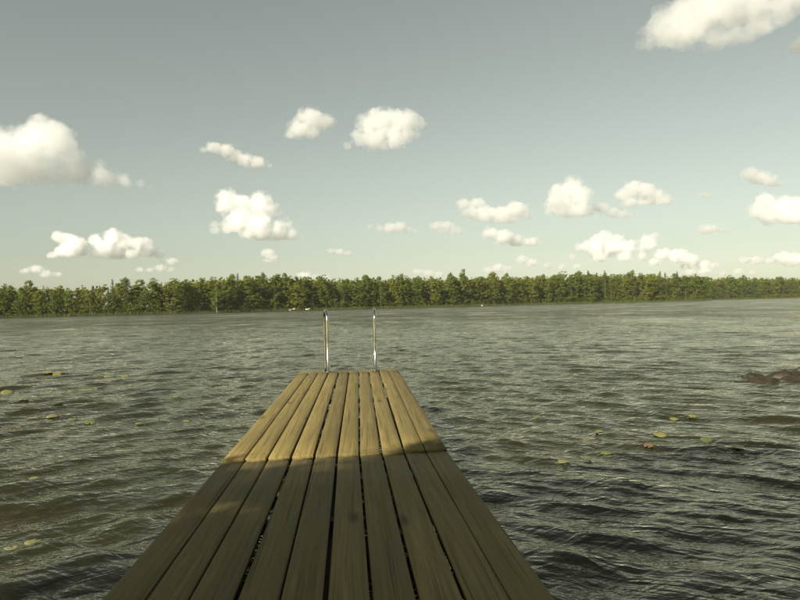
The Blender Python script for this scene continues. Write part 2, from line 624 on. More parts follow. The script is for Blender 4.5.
tag(link("near_bank", build_near_bank(), mat=M_GRASS), kind="structure")

# ================================================================== JETTY
DECK_Z = 0.45
jetty = empty("wooden_jetty", (-0.445, 4.42, 0.0), R(3.6))
tag(jetty, "weathered plank jetty running out over the lake in two deck sections", "jetty")


def plank_mesh(w, L, t, seed):
    """one board: long bevelled box along +Y with a slight cup, bow and worn ends"""
    r = random.Random(seed)
    n = 9
    bow = r.uniform(-0.003, 0.003); sway = r.uniform(-0.004, 0.004); tw = r.uniform(-0.004, 0.004)
    V, Fq = [], []
    bv = 0.005
    prof = [(-w / 2 + bv, 0), (-w / 6, r.uniform(-0.0012, 0.0008)), (w / 6, r.uniform(-0.0012, 0.0008)), (w / 2 - bv, 0),
            (w / 2, -bv), (w / 2, -t), (-w / 2, -t), (-w / 2, -bv)]
    m = len(prof)
    ys = [0.0, 0.004] + [L * i / n for i in range(1, n)] + [L - 0.004, L]
    for q, y in enumerate(ys):
        f = y / L
        end = (q in (0, len(ys) - 1))
        for (x, z) in prof:
            zz = z + 4 * bow * f * (1 - f) + tw * (f - 0.5) * x / (w / 2) - (0.004 if end and z > -bv * 1.5 else 0)
            xx = x + 4 * sway * f * (1 - f) + (r.uniform(-0.0006, 0.0006))
            V.append((xx, y, zz))
    for q in range(len(ys) - 1):
        for s in range(m):
            a, b = q * m + s, q * m + (s + 1) % m
            Fq.append((a, b, b + m, a + m))
    e = (len(ys) - 1) * m
    for o, rev in ((0, 1), (e, 0)):
        quads = [(0, 1, 6, 7), (1, 2, 5, 6), (2, 3, 4, 5)]
        for qd in quads:
            qd = tuple(o + k for k in qd)
            Fq.append(qd[::-1] if rev else qd)
    me = np_mesh("plank", np.array(V), np.array(Fq))
    bm = bmesh.new(); bm.from_mesh(me); bmesh.ops.recalc_face_normals(bm, faces=bm.faces); bm.to_mesh(me); bm.free()
    me.materials.append(M_WOOD)
    return me


def screw_heads(spots):
    V, Fq = [], []
    for (x, y, z) in spots:
        o = len(V)
        V.append((x, y, z + 0.0012))
        for k in range(8):
            V.append((x + 0.0055 * math.cos(k * math.pi / 4), y + 0.0055 * math.sin(k * math.pi / 4), z + 0.0004))
        for k in range(0, 8, 2):
            Fq.append((o, o + 1 + k, o + 1 + (k + 1) % 8, o + 1 + (k + 2) % 8))
    return np_mesh("screws", np.array(V), np.array(Fq))


def deck_section(name_label, y0, L, rz, dz, widths, gaps, jit, seed, end_board):
    """frame = joists and stringers under the boards; boards are its children"""
    W = sum(widths) + sum(gaps)
    bm = bmesh.new()
    t = 0.032

    def add(b2):
        me = bpy.data.meshes.new("tmp"); b2.to_mesh(me); b2.free(); bm.from_mesh(me); bpy.data.meshes.remove(me)
    top = DECK_Z + dz - t - 0.003
    for sx in (-W / 2 + 0.10, 0.0, W / 2 - 0.10):
        add(box_bm(0.05, L - 0.06, 0.13, (sx, L / 2, top - 0.045 - 0.068), 0.004))
    nj = int(L / 1.15) + 1
    jy = [0.10 + (L - 0.20) * i / (nj - 1) for i in range(nj)]
    for y in jy:
        add(box_bm(W - 0.03, 0.07, 0.045, (0, y, top - 0.0225), 0.004))
    me = bm_mesh("deck_frame", bm)
    fr = link("deck_frame", me, jetty, M_DARKWOOD)
    fr.location = (0, y0, 0)
    fr.rotation_euler = (0, 0, rz)
    fr["label"] = name_label
    x = -W / 2
    rr = random.Random(seed)
    spots = []
    for i, w in enumerate(widths):
        sk = 0.050 * (x + w / 2) / (W / 2)
        s = rr.uniform(0, jit) + (sk if end_board else 0)
        e = rr.uniform(0, jit) - (0 if end_board else sk)
        Lp = L - s - e - (0.158 if end_board else 0)
        o = link("plank", plank_mesh(w, Lp, t, seed * 50 + i), fr)
        zj = rr.uniform(-0.0025, 0.0025)
        o.location = (x + w / 2, s, DECK_Z + dz + zj)
        for y in jy:
            if y < s + 0.02 or y > s + Lp - 0.02: continue
            for q in (-0.3, 0.3):
                spots.append((x + w / 2 + q * w + rr.uniform(-.006, .006), y + rr.uniform(-.008, .008), DECK_Z + dz + zj + 0.0015))
        x += w + (gaps[i] if i < len(gaps) else 0)
    if end_board:
        o = link("end_board", plank_mesh(0.145, W + 0.01, t, seed * 50 + 40), fr)
        o.rotation_euler = (0, 0, R(-90))
        o.location = (-W / 2 - 0.005, L - 0.075, DECK_Z + dz + 0.001)
        for q in range(10):
            for d in (-0.04, 0.04):
                spots.append((-W / 2 + W * (q + 0.5) / 10, L - 0.075 + d, DECK_Z + dz + 0.0025))
    sc = link("screw_heads", screw_heads(spots), fr, M_SCREW)
    sc["kind"] = "stuff"
    return fr


far_w = [0.142, 0.136, 0.140, 0.139, 0.136, 0.137, 0.136, 0.139, 0.134, 0.146]
far_g = [0.006, 0.015, 0.014, 0.015, 0.014, 0.012, 0.015, 0.014, 0.007]
near_w = [0.146, 0.138, 0.139, 0.137, 0.138, 0.137, 0.139, 0.138, 0.137, 0.142]
near_g = [0.007, 0.009, 0.017, 0.013, 0.015, 0.014, 0.013, 0.012, 0.008]
deck_section("outer deck section in sun, carrying the ladder", 0.006, 5.70, 0.0, 0.012, far_w, far_g, 0.006, 3, True)
near = deck_section("inner deck section nearest the camera, mostly in shade", -7.0, 6.985, 0.0, -0.004, near_w, near_g, 0.012, 4, False)
near.rotation_euler = (R(-1.0), 0, R(0.9))          # rises gently towards the bank
near.location = (math.sin(R(0.9)) * 6.99, -math.cos(R(0.9)) * 7.015, 7.0 * math.sin(R(1.0)))

for (x, y) in ((-0.62, 0.35), (0.62, 0.35), (-0.62, 3.0), (0.62, 3.0), (-0.62, 5.45), (0.62, 5.45), (-0.60, -2.6), (0.66, -2.6), (-0.56, -5.4), (0.70, -5.4)):
    V, Fq = tube([(x, y, -1.2), (x, y, 0.0), (x, y, DECK_Z - 0.19)], [0.055, 0.055, 0.053], 10)
    link("post", np_mesh("post", V, Fq, True), jetty, M_DARKWOOD)

# ------------------------------------------------------------------ swim ladder at the jetty's end
ladder = empty("swim_ladder", (-0.755, 9.95, DECK_Z + 0.014), R(3.6))
tag(ladder, "stainless steel swim ladder with two curved handrails at the jetty's end", "ladder")


def rail_points(x_in, x_out):
    """foot on the deck, up, round a bend, down over the water"""
    pts, Hh, d = [(x_in, 0, 0.0), (x_in, 0, 0.45), (x_in, 0.0, 0.76)], 0.922, 0.36
    r = d / 2
    for k in range(1, 12):
        a = math.pi * k / 12
        f = (1 - math.cos(a)) / 2
        pts.append((x_in + (x_out - x_in) * f, r - r * math.cos(a), 0.76 + (Hh - 0.76) * math.sin(a)))
    pts += [(x_out, d, 0.70), (x_out, d, 0.2), (x_out, d, -0.3), (x_out, d, -1.1)]
    return pts


for x_in, x_out in ((-0.345, -0.405), (0.365, 0.368)):
    P = rail_points(x_in, x_out)
    V, Fq = tube(P, [0.024] * len(P), 14)
    rail = link("handrail", np_mesh("handrail", V, Fq, True), ladder, M_STEEL)
    bm = bmesh.new()
    bmesh.ops.create_cone(bm, cap_ends=True, segments=20, radius1=0.048, radius2=0.040, depth=0.012, matrix=Matrix.Translation((x_in, 0, 0.007)))
    link("base_flange", bm_mesh("base_flange", bm), rail, M_SCREW)
for k in range(4):
    z = -0.25 - 0.24 * k
    link("step", bm_mesh("step", box_bm(0.74, 0.09, 0.025, (-0.02, 0.36, z), 0.006)), ladder, M_STEEL)

# ================================================================== TREES
def quads_from(centers, normals, size_u, size_v, roll):
    n = normals / (np.linalg.norm(normals, axis=1, keepdims=True) + 1e-9)
    a = np.where(np.abs(n[:, 2:3]) < 0.9, np.array([[0, 0, 1.0]]), np.array([[1.0, 0, 0]]))
    u = np.cross(a, n); u /= np.linalg.norm(u, axis=1, keepdims=True)
    v = np.cross(n, u)
    c, s = np.cos(roll)[:, None], np.sin(roll)[:, None]
    U = (u * c + v * s) * size_u[:, None]; Vv = (-u * s + v * c) * size_v[:, None]
    P = np.stack([centers - U, centers - Vv * 0.6, centers + U, centers + Vv], 1).reshape(-1, 3)
    return P, np.arange(len(P)).reshape(-1, 4)


def broadleaf_crown(seed, H=1.0, width=0.23, base=0.06, clumps=60, leaves=20, leaf=0.020, lobes=6):
    r = np.random.default_rng(seed)
    # lobes set the uneven outline, clumps fill the lobes' skins, leaves fill the clumps
    L = []
    for i in range(lobes):
        f = (i + 0.5) / lobes
        z = base + (0.91 - base) * f
        env = width * (1.0 - 0.68 * (max(0, f - 0.50) / 0.50) ** 1.35) * (0.75 + 0.5 * min(1, f / 0.3)) * r.uniform(0.75, 1.1)
        a = r.uniform(0, 2 * math.pi)
        L.append((env * 0.35 * math.cos(a), env * 0.35 * math.sin(a), z, env * 0.8, (0.17 if f < 0.8 else 0.13) * r.uniform(0.8, 1.2)))
    C, Nn = [], []
    for _ in range(clumps):
        x, y, z, rr, rz = L[r.integers(len(L))]
        d = r.normal(size=3); d /= np.linalg.norm(d)
        q = r.uniform(0.62, 1.05)
        C.append((x + d[0] * rr * q, y + d[1] * rr * q, min(z + d[2] * rz * q, 0.975)))
        Nn.append(d)
    C, Nn = np.array(C), np.array(Nn)
    C[:, 2] = np.maximum(C[:, 2], base * 0.6)
    idx = np.repeat(np.arange(clumps), leaves)
    cr = r.uniform(0.022, 0.050, clumps)[idx]
    d = r.normal(size=(len(idx), 3)); d /= np.linalg.norm(d, axis=1, keepdims=True)
    cen = C[idx] + d * (cr * r.uniform(0.62, 1.0, len(idx)))[:, None] * np.array([1.15, 1.15, 0.8])
    nor = d * 0.9 + Nn[idx] * 0.55 + r.normal(size=d.shape) * 0.25 + np.array([0, 0, 0.25])
    sz = leaf * r.uniform(0.6, 1.25, len(idx))
    P, Fq = quads_from(cen, nor, sz, sz * 0.75, r.uniform(0, 6.28, len(idx)))
    return P * H, Fq


def spruce_crown(seed, H=1.0, width=0.15, base=0.07, whorls=26, leaf=0.020):
    r = np.random.default_rng(seed)
    cen, nor, su, sv, ro = [], [], [], [], []
    for k in range(whorls):
        f = k / (whorls - 1)
        z = base + (0.985 - base) * f
        rad = width * (1 - f) ** 0.72 * r.uniform(0.75, 1.15) + 0.006
        nb = int(7 - 3 * f)
        a0 = r.uniform(0, 6.28)
        for b in range(nb):
            a = a0 + 6.28 * b / nb + r.normal(0, 0.2)
            rb = rad * r.uniform(0.7, 1.15)
            for q in np.linspace(0.25, 1.0, max(2, int(2 + 5 * (1 - f)))):
                for _ in range(3):
                    cen.append((math.cos(a) * rb * q + r.normal(0, .007), math.sin(a) * rb * q + r.normal(0, .007), z - rb * q * 0.32 + r.normal(0, .006)))
                    nor.append((math.cos(a) * 0.7 + r.normal(0, .4), math.sin(a) * 0.7 + r.normal(0, .4), 0.8 + r.normal(0, .3)))
                    su.append(leaf * r.uniform(0.6, 1.2)); sv.append(leaf * r.uniform(0.4, 0.8)); ro.append(r.uniform(0, 6.28))
    for q in range(5):
        cen.append((0, 0, 0.965 + 0.008 * q)); nor.append((r.normal(), r.normal(), 0.1)); su.append(0.005); sv.append(0.012); ro.append(0)
    P, Fq = quads_from(np.array(cen), np.array(nor, float), np.array(su), np.array(sv), np.array(ro))
    return P * H, Fq


def pine_crown(seed):
    r = np.random.default_rng(seed)
    P, Fq = broadleaf_crown(seed, 1.0, 0.15, 0.42, 46, 20, 0.018, 4)
    return P, Fq


def trunk_mesh(seed, H=1.0, r0=0.016, limbs=7, lo=0.25, hi=0.85, reach=0.13):
    r = random.Random(seed)
    V, Fq = [], []

    def add(pts, rad, sides):
        v, f = tube(pts, rad, sides)
        o = len(V)
        V.extend(v); Fq.extend(tuple(i + o for i in q) for q in f)
    pts, rad = [], []
    x = y = 0
    for k in range(7):
        f = k / 6
        pts.append((x * H, y * H, (f * 0.93 - 0.02) * H)); rad.append(r0 * H * (1.25 if k == 0 else 1) * (1 - 0.88 * f))
        x += r.uniform(-0.008, 0.008); y += r.uniform(-0.008, 0.008)
    add(pts, rad, 6)
    for k in range(limbs):
        f = lo + (hi - lo) * k / max(1, limbs - 1)
        i = min(5, int(f / 0.93 * 6))
        p = Vector(pts[i]).lerp(Vector(pts[i + 1]), 0.5)
        a = k * 2.4 + r.uniform(-0.4, 0.4)
        ln = reach * H * (1.1 - 0.5 * f) * r.uniform(0.8, 1.2)
        q1 = p + Vector((math.cos(a) * ln * 0.5, math.sin(a) * ln * 0.5, ln * 0.35))
        q2 = p + Vector((math.cos(a) * ln, math.sin(a) * ln, ln * 0.75))
        add([p, q1, q2], [r0 * H * 0.42, r0 * H * 0.28, r0 * H * 0.08], 4)
    return np_mesh("trunk", np.array(V), np.array(Fq), True)


def kind_meshes(kind, n, seed0):
    out = []
    for k in range(n):
        s = seed0 + k
        if kind == 'broadleaf':
            P, Fq = broadleaf_crown(s, 1, 0.20 + 0.05 * (k % 3) * 0.6, 0.05 + 0.03 * (k % 2), 190, 34, 0.0125, 9 + k % 3)
            tr = trunk_mesh(s, 1, 0.014); bark, leafm = M_BARK, M_LEAF
        elif kind == 'birch':
            P, Fq = broadleaf_crown(s, 1, 0.155 + 0.02 * (k % 2), 0.10, 150, 32, 0.0115, 9)
            tr = trunk_mesh(s, 1, 0.011, 6, 0.35, 0.85, 0.10); bark, leafm = M_BIRCHBARK, M_BIRCHLEAF
        elif kind == 'spruce':
            P, Fq = spruce_crown(s, 1, 0.20 + 0.04 * (k % 2), 0.05, 34, 0.018)
            tr = trunk_mesh(s, 1, 0.012, 0); bark, leafm = M_BARK, M_NEEDLE
        else:
            P, Fq = pine_crown(s)
            tr = trunk_mesh(s, 1, 0.013, 6, 0.5, 0.85, 0.12); bark, leafm = M_BARK, M_NEEDLE
        me = np_mesh(kind + "_crown", P, Fq)
        me.materials.append(leafm); tr.materials.append(bark)
        out.append((me, tr))
    return out


KINDS = {'broadleaf': kind_meshes('broadleaf', 7, 100), 'birch': kind_meshes('birch', 4, 200),
         'spruce': kind_meshes('spruce', 4, 300), 'pine': kind_meshes('pine', 2, 400)}


def plant_tree(kind, x, y, z, H, wide, rz, variant, label, group):
    cm, tm = KINDS[kind][variant % len(KINDS[kind])]
    t = empty(kind + "_tree", (x, y, z), rz)
    t.scale = (H * wide, H * wide, H)
    tag(t, label, "tree", group)
    link("trunk", tm, t)
    link("crown", cm, t)
    return t

# single trees that stand out of the far treeline (kind, x, y, height, width factor, label)
STANDOUT = [
    ('broadleaf', 34.8, 366, 20.4, 0.95, "tallest rounded broadleaf crown in the treeline, right of the ladder"),
    ('broadleaf', 27.5, 363, 18.6, 0.8, "rounded broadleaf tree just left of the treeline's tallest crown"),
    ('spruce', -68.9, 281, 16.0, 0.9, "pointed spruce left of the two tall broadleaf crowns on the left shore"),
    ('broadleaf', -60.0, 291, 17.0, 0.9, "left one of two tall broadleaf crowns below the heart-shaped cloud"),
    ('broadleaf', -51.5, 297, 16.7, 0.9, "right one of two tall broadleaf crowns below the heart-shaped cloud"),
    ('broadleaf', -36.0, 307, 16.0, 0.9, "round-topped broadleaf tree directly behind the ladder's left rail"),
    ('broadleaf', -3.8, 335, 16.5, 1.0, "broad round-topped tree just right of the ladder's right rail"),
    ('spruce', 134.6, 433, 20.8, 0.8, "tallest spruce tip of the right treeline, under the broken cloud bank"),
    ('spruce', 128.4, 430, 19.3, 0.8, "spruce just left of the right treeline's tallest tip"),
    ('spruce', 178.5, 452, 20.4, 0.8, "left one of the paired spruces near the end of the nearer wood"),
    ('spruce', 191.8, 456, 20.0, 0.85, "right one of the paired spruces near the end of the nearer wood"),
    ('pine', 162.2, 446, 18.4, 1.0, "open-crowned pine left of the paired spruces"),
    ('spruce', 107.2, 416, 18.0, 0.85, "slim spruce above the trees under the domed cumulus"),
    ('spruce', 97.5, 411, 17.4, 0.85, "slim spruce standing left of the one under the domed cumulus"),
    ('spruce', -107.5, 247, 12.9, 0.9, "slim spruce rising under the long low cumulus on the left"),
    ('spruce', -103.0, 248, 12.2, 0.85, "second slim spruce, right beside the one under the long low cumulus"),
    ('broadleaf', -138.2, 231, 11.9, 1.0, "bushy tree at the left frame edge of the treeline"),
    ('birch', -73.4, 264.5, 12.8, 0.9, "pale-trunked birch at the water's edge on the left shore"),
    ('broadleaf', 325.7, 623, 22.5, 1.0, "tall rounded tree on the distant right shore"),
]
vi = 0
taken = []
for kind, x, y, H, wf, lab in STANDOUT:
    plant_tree(kind, x, y, 0.5, H, wf, random.uniform(0, 6.28), vi, lab, None)
    taken.append((x, y))
    vi += 1

# the rest of the wood's edge: individuals, told apart only by kind and stretch of shore
WORDS = {'broadleaf': ("bushy broadleaf tree", "bushy broadleaf trees"), 'birch': ("light green birch", "light green birches"),
         'spruce': ("dark spruce", "dark spruces"), 'pine': ("open-crowned pine", "open-crowned pines")}
STRETCH = [(-124, "at the left end of the far treeline"), (-106, "under the small peaked cloud on the left"), (-88, "under the long low cumulus on the left"),
           (-72, "by the pale-trunked birch on the left shore"), (-55, "below the left half of the heart-shaped cloud"),
           (-42, "behind the white boats"), (-28, "behind the ladder's left rail"), (-12, "between the ladder's two rails"),
           (4, "right beside the ladder's right rail"), (22, "just left of the treeline's tallest crown"), (44, "around the treeline's tallest crown"),
           (66, "below the horned cloud, right of the tallest crown"), (92, "below the flat oval cloud"), (118, "below the domed cumulus"),
           (146, "around the tallest spruce tip on the right"), (170, "below the broken cloud bank"), (200, "around the paired spruces"),
           (250, "at the end of the nearer wood on the right"), (330, "on the distant right shore, just beyond the nearer wood"), (352, "on the distant right shore, near its tall rounded tree"), (9999, "on the distant right shore, at the frame edge")]


def stretch(x, y):
    if y > 540 and x < 330: return STRETCH[-3][1]
    return next(w for lim, w in STRETCH if x < lim)


rt = random.Random(11)
s = 110.0
row = 0
n_ind = 0
while s < SL[-1] - 250:
    x, y, H = (float(a) for a in shore_at(s))
    if 229 < x < 246 and 470 < y < 596:
        s += 9; continue
    if x < -150 or x > 400: s += 3; continue
    nrm = shore_normal(s)
    back = (4.0, 9.0, 6.0, 12.5)[row % 4] + rt.uniform(-1.5, 1.5)
    px, py = x + nrm[0] * back, y + nrm[1] * back
    k = rt.random()
    kind = 'broadleaf' if k < 0.70 else 'birch' if k < 0.91 else 'spruce' if k < 0.98 else 'pine'
    if kind == 'pine' and back < 8: kind = 'broadleaf'
    hh = H * rt.triangular(0.85, 1.20, 1.02) * (0.92 if kind == 'birch' else 1.0) * (0.86 if back < 6 else 1.0)
    if min((px - a) ** 2 + (py - b) ** 2 for a, b in taken) > 3.0:
        wide = rt.uniform(1.05, 1.45) if kind != 'spruce' else rt.uniform(0.9, 1.2)
        plant_tree(kind, px, py, 0.45, hh, wide, rt.uniform(0, 6.28), rt.randrange(20),
                   WORDS[kind][0] + " " + stretch(px, py), WORDS[kind][1] + " " + stretch(px, py))
        taken.append((px, py))
        n_ind += 1
    row += 1
    s += rt.uniform(2.2, 3.6) * (1.15 if y > 500 else 1.0)
print("individual far trees:", n_ind)


# the closed mass of the wood behind that edge, and the thicket and reeds along the waterline
def joined_foliage(items):
    PP, FF, o = [], [], 0
    for P, Fq, x, y, z, sx, sz, rz in items:
        c, q = math.cos(rz), math.sin(rz)
        T = np.stack([(P[:, 0] * c - P[:, 1] * q) * sx + x, (P[:, 0] * q + P[:, 1] * c) * sx + y, P[:, 2] * sz + z], 1)
        PP.append(T); FF.append(Fq + o); o += len(T)
    return np.vstack(PP), np.vstack(FF)


bc = [broadleaf_crown(500 + k, 1, 0.26, 0.12, 110, 22, 0.021, 8) for k in range(4)] + [spruce_crown(520 + k, 1, 0.15, 0.1, 16, 0.026) for k in range(2)]
items = []
s = 110.0
while s < SL[-1] - 240:
    x, y, H = (float(a) for a in shore_at(s))
    for back in (17, 24, 33):
        P, Fq = bc[rt.randrange(6)]
        hh = H * rt.uniform(0.88, 1.02)
        items.append((P, Fq, x + rt.uniform(-2, 2), y + back + rt.uniform(-3, 3), 0.8, hh * 1.15, hh, rt.uniform(0, 6.28)))
    s += 3.6
P, Fq = joined_foliage(items)
tag(link("wood_behind", np_mesh("wood_behind", P, Fq), mat=M_LEAF), "dark mass of wood behind the far treeline", "wood", kind="stuff")

sb = [broadleaf_crown(540 + k, 1, 0.5, 0.0, 40, 14, 0.05, 4) for k in range(4)]
items = []
s = 105.0
while s < SL[-1] - 240:
    x, y, H = (float(a) for a in shore_at(s))
    nrm = shore_normal(s)
    back = rt.uniform(1.6, 3.8)
    P, Fq = sb[rt.randrange(4)]
    hh = rt.uniform(2.0, 5.0)
    items.append((P, Fq, x + nrm[0] * back, y + nrm[1] * back, 0.25, hh * 0.8, hh, rt.uniform(0, 6.28)))
    s += rt.uniform(0.9, 1.9)
P, Fq = joined_foliage(items)
tag(link("shore_thicket", np_mesh("shore_thicket", P, Fq), mat=M_LEAF), "low leafy thicket along the foot of the far treeline", "bushes", kind="stuff")


def build_reeds():
    r = np.random.default_rng(5)
    n = 40000
    ss = r.uniform(100, SL[-1] - 230, n)
    dens = vnoise(np.stack([ss * 0.05, ss * 0, ss * 0], 1), 4)
    keep = r.uniform(-1, 1, n) < dens + 0.55
    ss = ss[keep]; n = len(ss)
    x, y, _ = shore_at(ss)
    nr = np.array([shore_normal(a) for a in ss[::50]])
    nr = np.repeat(nr, 50, axis=0)[:n]
    order = np.argsort(ss)
    ss, x, y = ss[order], x[order], y[order]
    nr = np.array([shore_normal(a) for a in ss[::50]]); nr = np.repeat(nr, 50, axis=0)[:n]
    o = r.uniform(-1.6, 1.3, n)
    bx, by = x + nr[:, 0] * o, y + nr[:, 1] * o
    h = r.uniform(0.7, 1.4, n); w = r.uniform(0.04, 0.08, n); a = r.uniform(0, 6.28, n)
    lean = r.normal(0, 0.18, (n, 2))
    z0 = np.full(n, -0.05)
    V = np.stack([np.stack([bx - w * np.cos(a), by - w * np.sin(a), z0], 1),
                  np.stack([bx + w * np.cos(a), by + w * np.sin(a), z0], 1),
                  np.stack([bx + lean[:, 0], by + lean[:, 1], h], 1)], 1).reshape(-1, 3)
    return np_mesh("reeds", V, np.arange(3 * n).reshape(-1, 3))


tag(link("reed_belt", build_reeds(), mat=M_REED), "pale yellow-green reed belt along the far waterline", "reeds", kind="stuff")


# ------------------------------------------------------------------ boats and float at the far shore
def rowing_boat(x, y, rz, L, label):
    b = empty("rowing_boat", (x, y, 0.06), rz)
    tag(b, label, "boat", "white boats at the far shore")
    V, n = [], 11
    for i in range(n):
        f = i / (n - 1)
        w = 0.72 * (math.sin(math.pi * min(1, 0.18 + 0.82 * f * 0.98)) ** 0.7) * (1 if f < 0.95 else 0.35)
        sheer = 0.55 + 0.30 * (f - 0.45) ** 2 * 4 * (1.2 if f > 0.45 else 0.6)
        keel = 0.0 + 0.25 * max(0, f - 0.75) / 0.25
        for a, b2 in ((-1, sheer), (-0.82, keel + 0.14), (0, keel), (0.82, keel + 0.14), (1, sheer)):
            V.append(((f - 0.5) * L, a * w, b2))
        for a, b2 in ((0.93, sheer), (0.72, keel + 0.19), (0, keel + 0.07), (-0.72, keel + 0.19), (-0.93, sheer)):
            V.append(((f - 0.5) * L, a * w, b2))
    Fq = []
    for i in range(n - 1):
        for k in range(10):
            a, c = i * 10 + k, i * 10 + (k + 1) % 10
            Fq.append((a, c, c + 10, a + 10))
    for e in (0, (n - 1) * 10):
        for k in range(4):
            Fq.append((e + k, e + k + 1, e + 8 - k, e + 9 - k))
    link("hull", np_mesh("hull", np.array(V), np.array(Fq), True), b, M_WHITE)
    for q in (-0.22, 0.12):
        link("thwart", bm_mesh("thwart", box_bm(0.24, 1.0, 0.04, (q * L, 0, 0.42), 0.008)), b, M_DARKWOOD)
    return b


rowing_boat(-46.9, 287.5, R(62), 3.6, "larger white boat at the far shore, left of the ladder")
rowing_boat(-41.2, 293.5, R(12), 1.9, "smaller white boat at the far shore, nearest the ladder")

bm = bmesh.new()
bmesh.ops.create_uvsphere(bm, u_segments=14, v_segments=10, radius=0.34)
bmesh.ops.create_cone(bm, cap_ends=True, segments=10, radius1=0.10, radius2=0.06, depth=0.3, matrix=Matrix.Translation((0, 0, 0.42)))
fl = link("mooring_float", bm_mesh("mooring_float", bm, True), None, M_WHITE)
fl.location = (44.5, 359.0, 0.12)
tag(fl, "tiny white float on the water by the far reeds, right of the ladder", "float")

# ------------------------------------------------------------------ trees on the bank behind the camera (they shade the near deck)
def bank_tree(x, y, H, wide, seed, label, clumps=420, width=0.26, base=0.22):
    P, Fq = broadleaf_crown(seed, 1, width, base, clumps, 50, 0.0120, 9)
    t = empty("broadleaf_tree", (x, y, 0.3))
    t.scale = (H * wide, H * wide, H)
    tag(t, label, "tree")
    link("trunk", trunk_mesh(seed, 1, 0.016, 9, 0.2, 0.85, 0.16), t, M_BARK)
    me = np_mesh("bank_crown", P, Fq)
    link("crown", me, t, M_LEAF)
    return t

bank_tree(-5.16, -5.10, 8.2, 1.08, 801, "leafy tree on the near bank behind and left of the jetty's shore end")
bank_tree(1.5, -10.5, 9.0, 1.0, 803, "leafy tree on the near bank straight behind the jetty's shore end")
bank_tree(-8.6, -6.4, 7.0, 1.0, 802, "leafy tree on the near bank, farthest left along the water")
bank_tree(-7.06, -6.94, 10.0, 1.1, 806, "tallest leafy tree on the near bank, behind the others on the left", 420, 0.165, 0.3)
bank_tree(4.6, -6.2, 9.5, 1.1, 804, "unseen leafy tree added on the near bank to the right of the jetty's shore end")  # out of view, added to screen skylight from the shaded deck
bank_tree(9.4, -5.2, 8.5, 1.1, 805, "unseen leafy tree added on the near bank, farthest right along the water")  # also unseen, put in to cut skylight from behind the camera

# ================================================================== WATER PLANTS AND ROCKS
def lily_material(name, a, b_):
    m, nt, b = mat_new(name)
    tc = N(nt, "ShaderNodeTexCoord")
    g = noise(nt, tc.outputs['Object'], 14.0, 4)
    nt.links.new(ramp(nt, g, [(0.32, a), (0.68, b_)]), b.inputs['Base Color'])
    b.inputs['Roughness'].default_value = 0.38
    nt.links.new(bump(nt, g, 0.3, 0.01), b.inputs['Normal'])
    return m


M_PAD_Y = lily_material("yellow_lily_leaf", (0.13, 0.122, 0.028), (0.20, 0.19, 0.048))
M_PAD_G = lily_material("green_lily_leaf", (0.075, 0.09, 0.016), (0.15, 0.165, 0.035))
M_PAD_R = lily_material("reddish_lily_leaf", (0.11, 0.072, 0.033), (0.16, 0.11, 0.05))


def pad_mesh(seed, mat, rim):
    r = random.Random(seed)
    V, T = [(0, 0.02, 0.0)], []
    n = 22
    e = r.uniform(1.15, 1.4)
    ph = r.uniform(0, 6.28)
    for ring, q in ((0, 0.55), (1, 1.0)):
        for k in range(n):
            a = R(-78) + (2 * math.pi - R(24)) * k / (n - 1)
            rad = q * (1 + 0.05 * math.sin(3 * a + ph))
            if k in (0, n - 1) and ring: rad *= 0.9
            z = rim * (q ** 3) * (0.5 + 0.5 * math.sin(2 * a + ph)) + 0.02 * q * math.sin(5 * a)
            V.append((math.cos(a) * rad, math.sin(a) * rad * e, z))
    for k in range(n - 1):
        T.append((0, 1 + k, 2 + k, 2 + k))
    m = len(V)
    F3 = [(0, 1 + k, 2 + k) for k in range(n - 1)]
    F4 = [(1 + k, 1 + n + k, 2 + n + k, 2 + k) for k in range(n - 1)]
    bm = bmesh.new()
    vs_ = [bm.verts.new(v) for v in V]
    for f in F3 + F4: bm.faces.new([vs_[i] for i in f])
    bmesh.ops.recalc_face_normals(bm, faces=bm.faces)
    ret = bmesh.ops.extrude_face_region(bm, geom=list(bm.faces))
    bmesh.ops.translate(bm, vec=(0, 0, -0.03), verts=[v for v in ret['geom'] if isinstance(v, bmesh.types.BMVert)])
    me = bm_mesh("pad", bm, True)
    me.materials.append(mat)
    return me


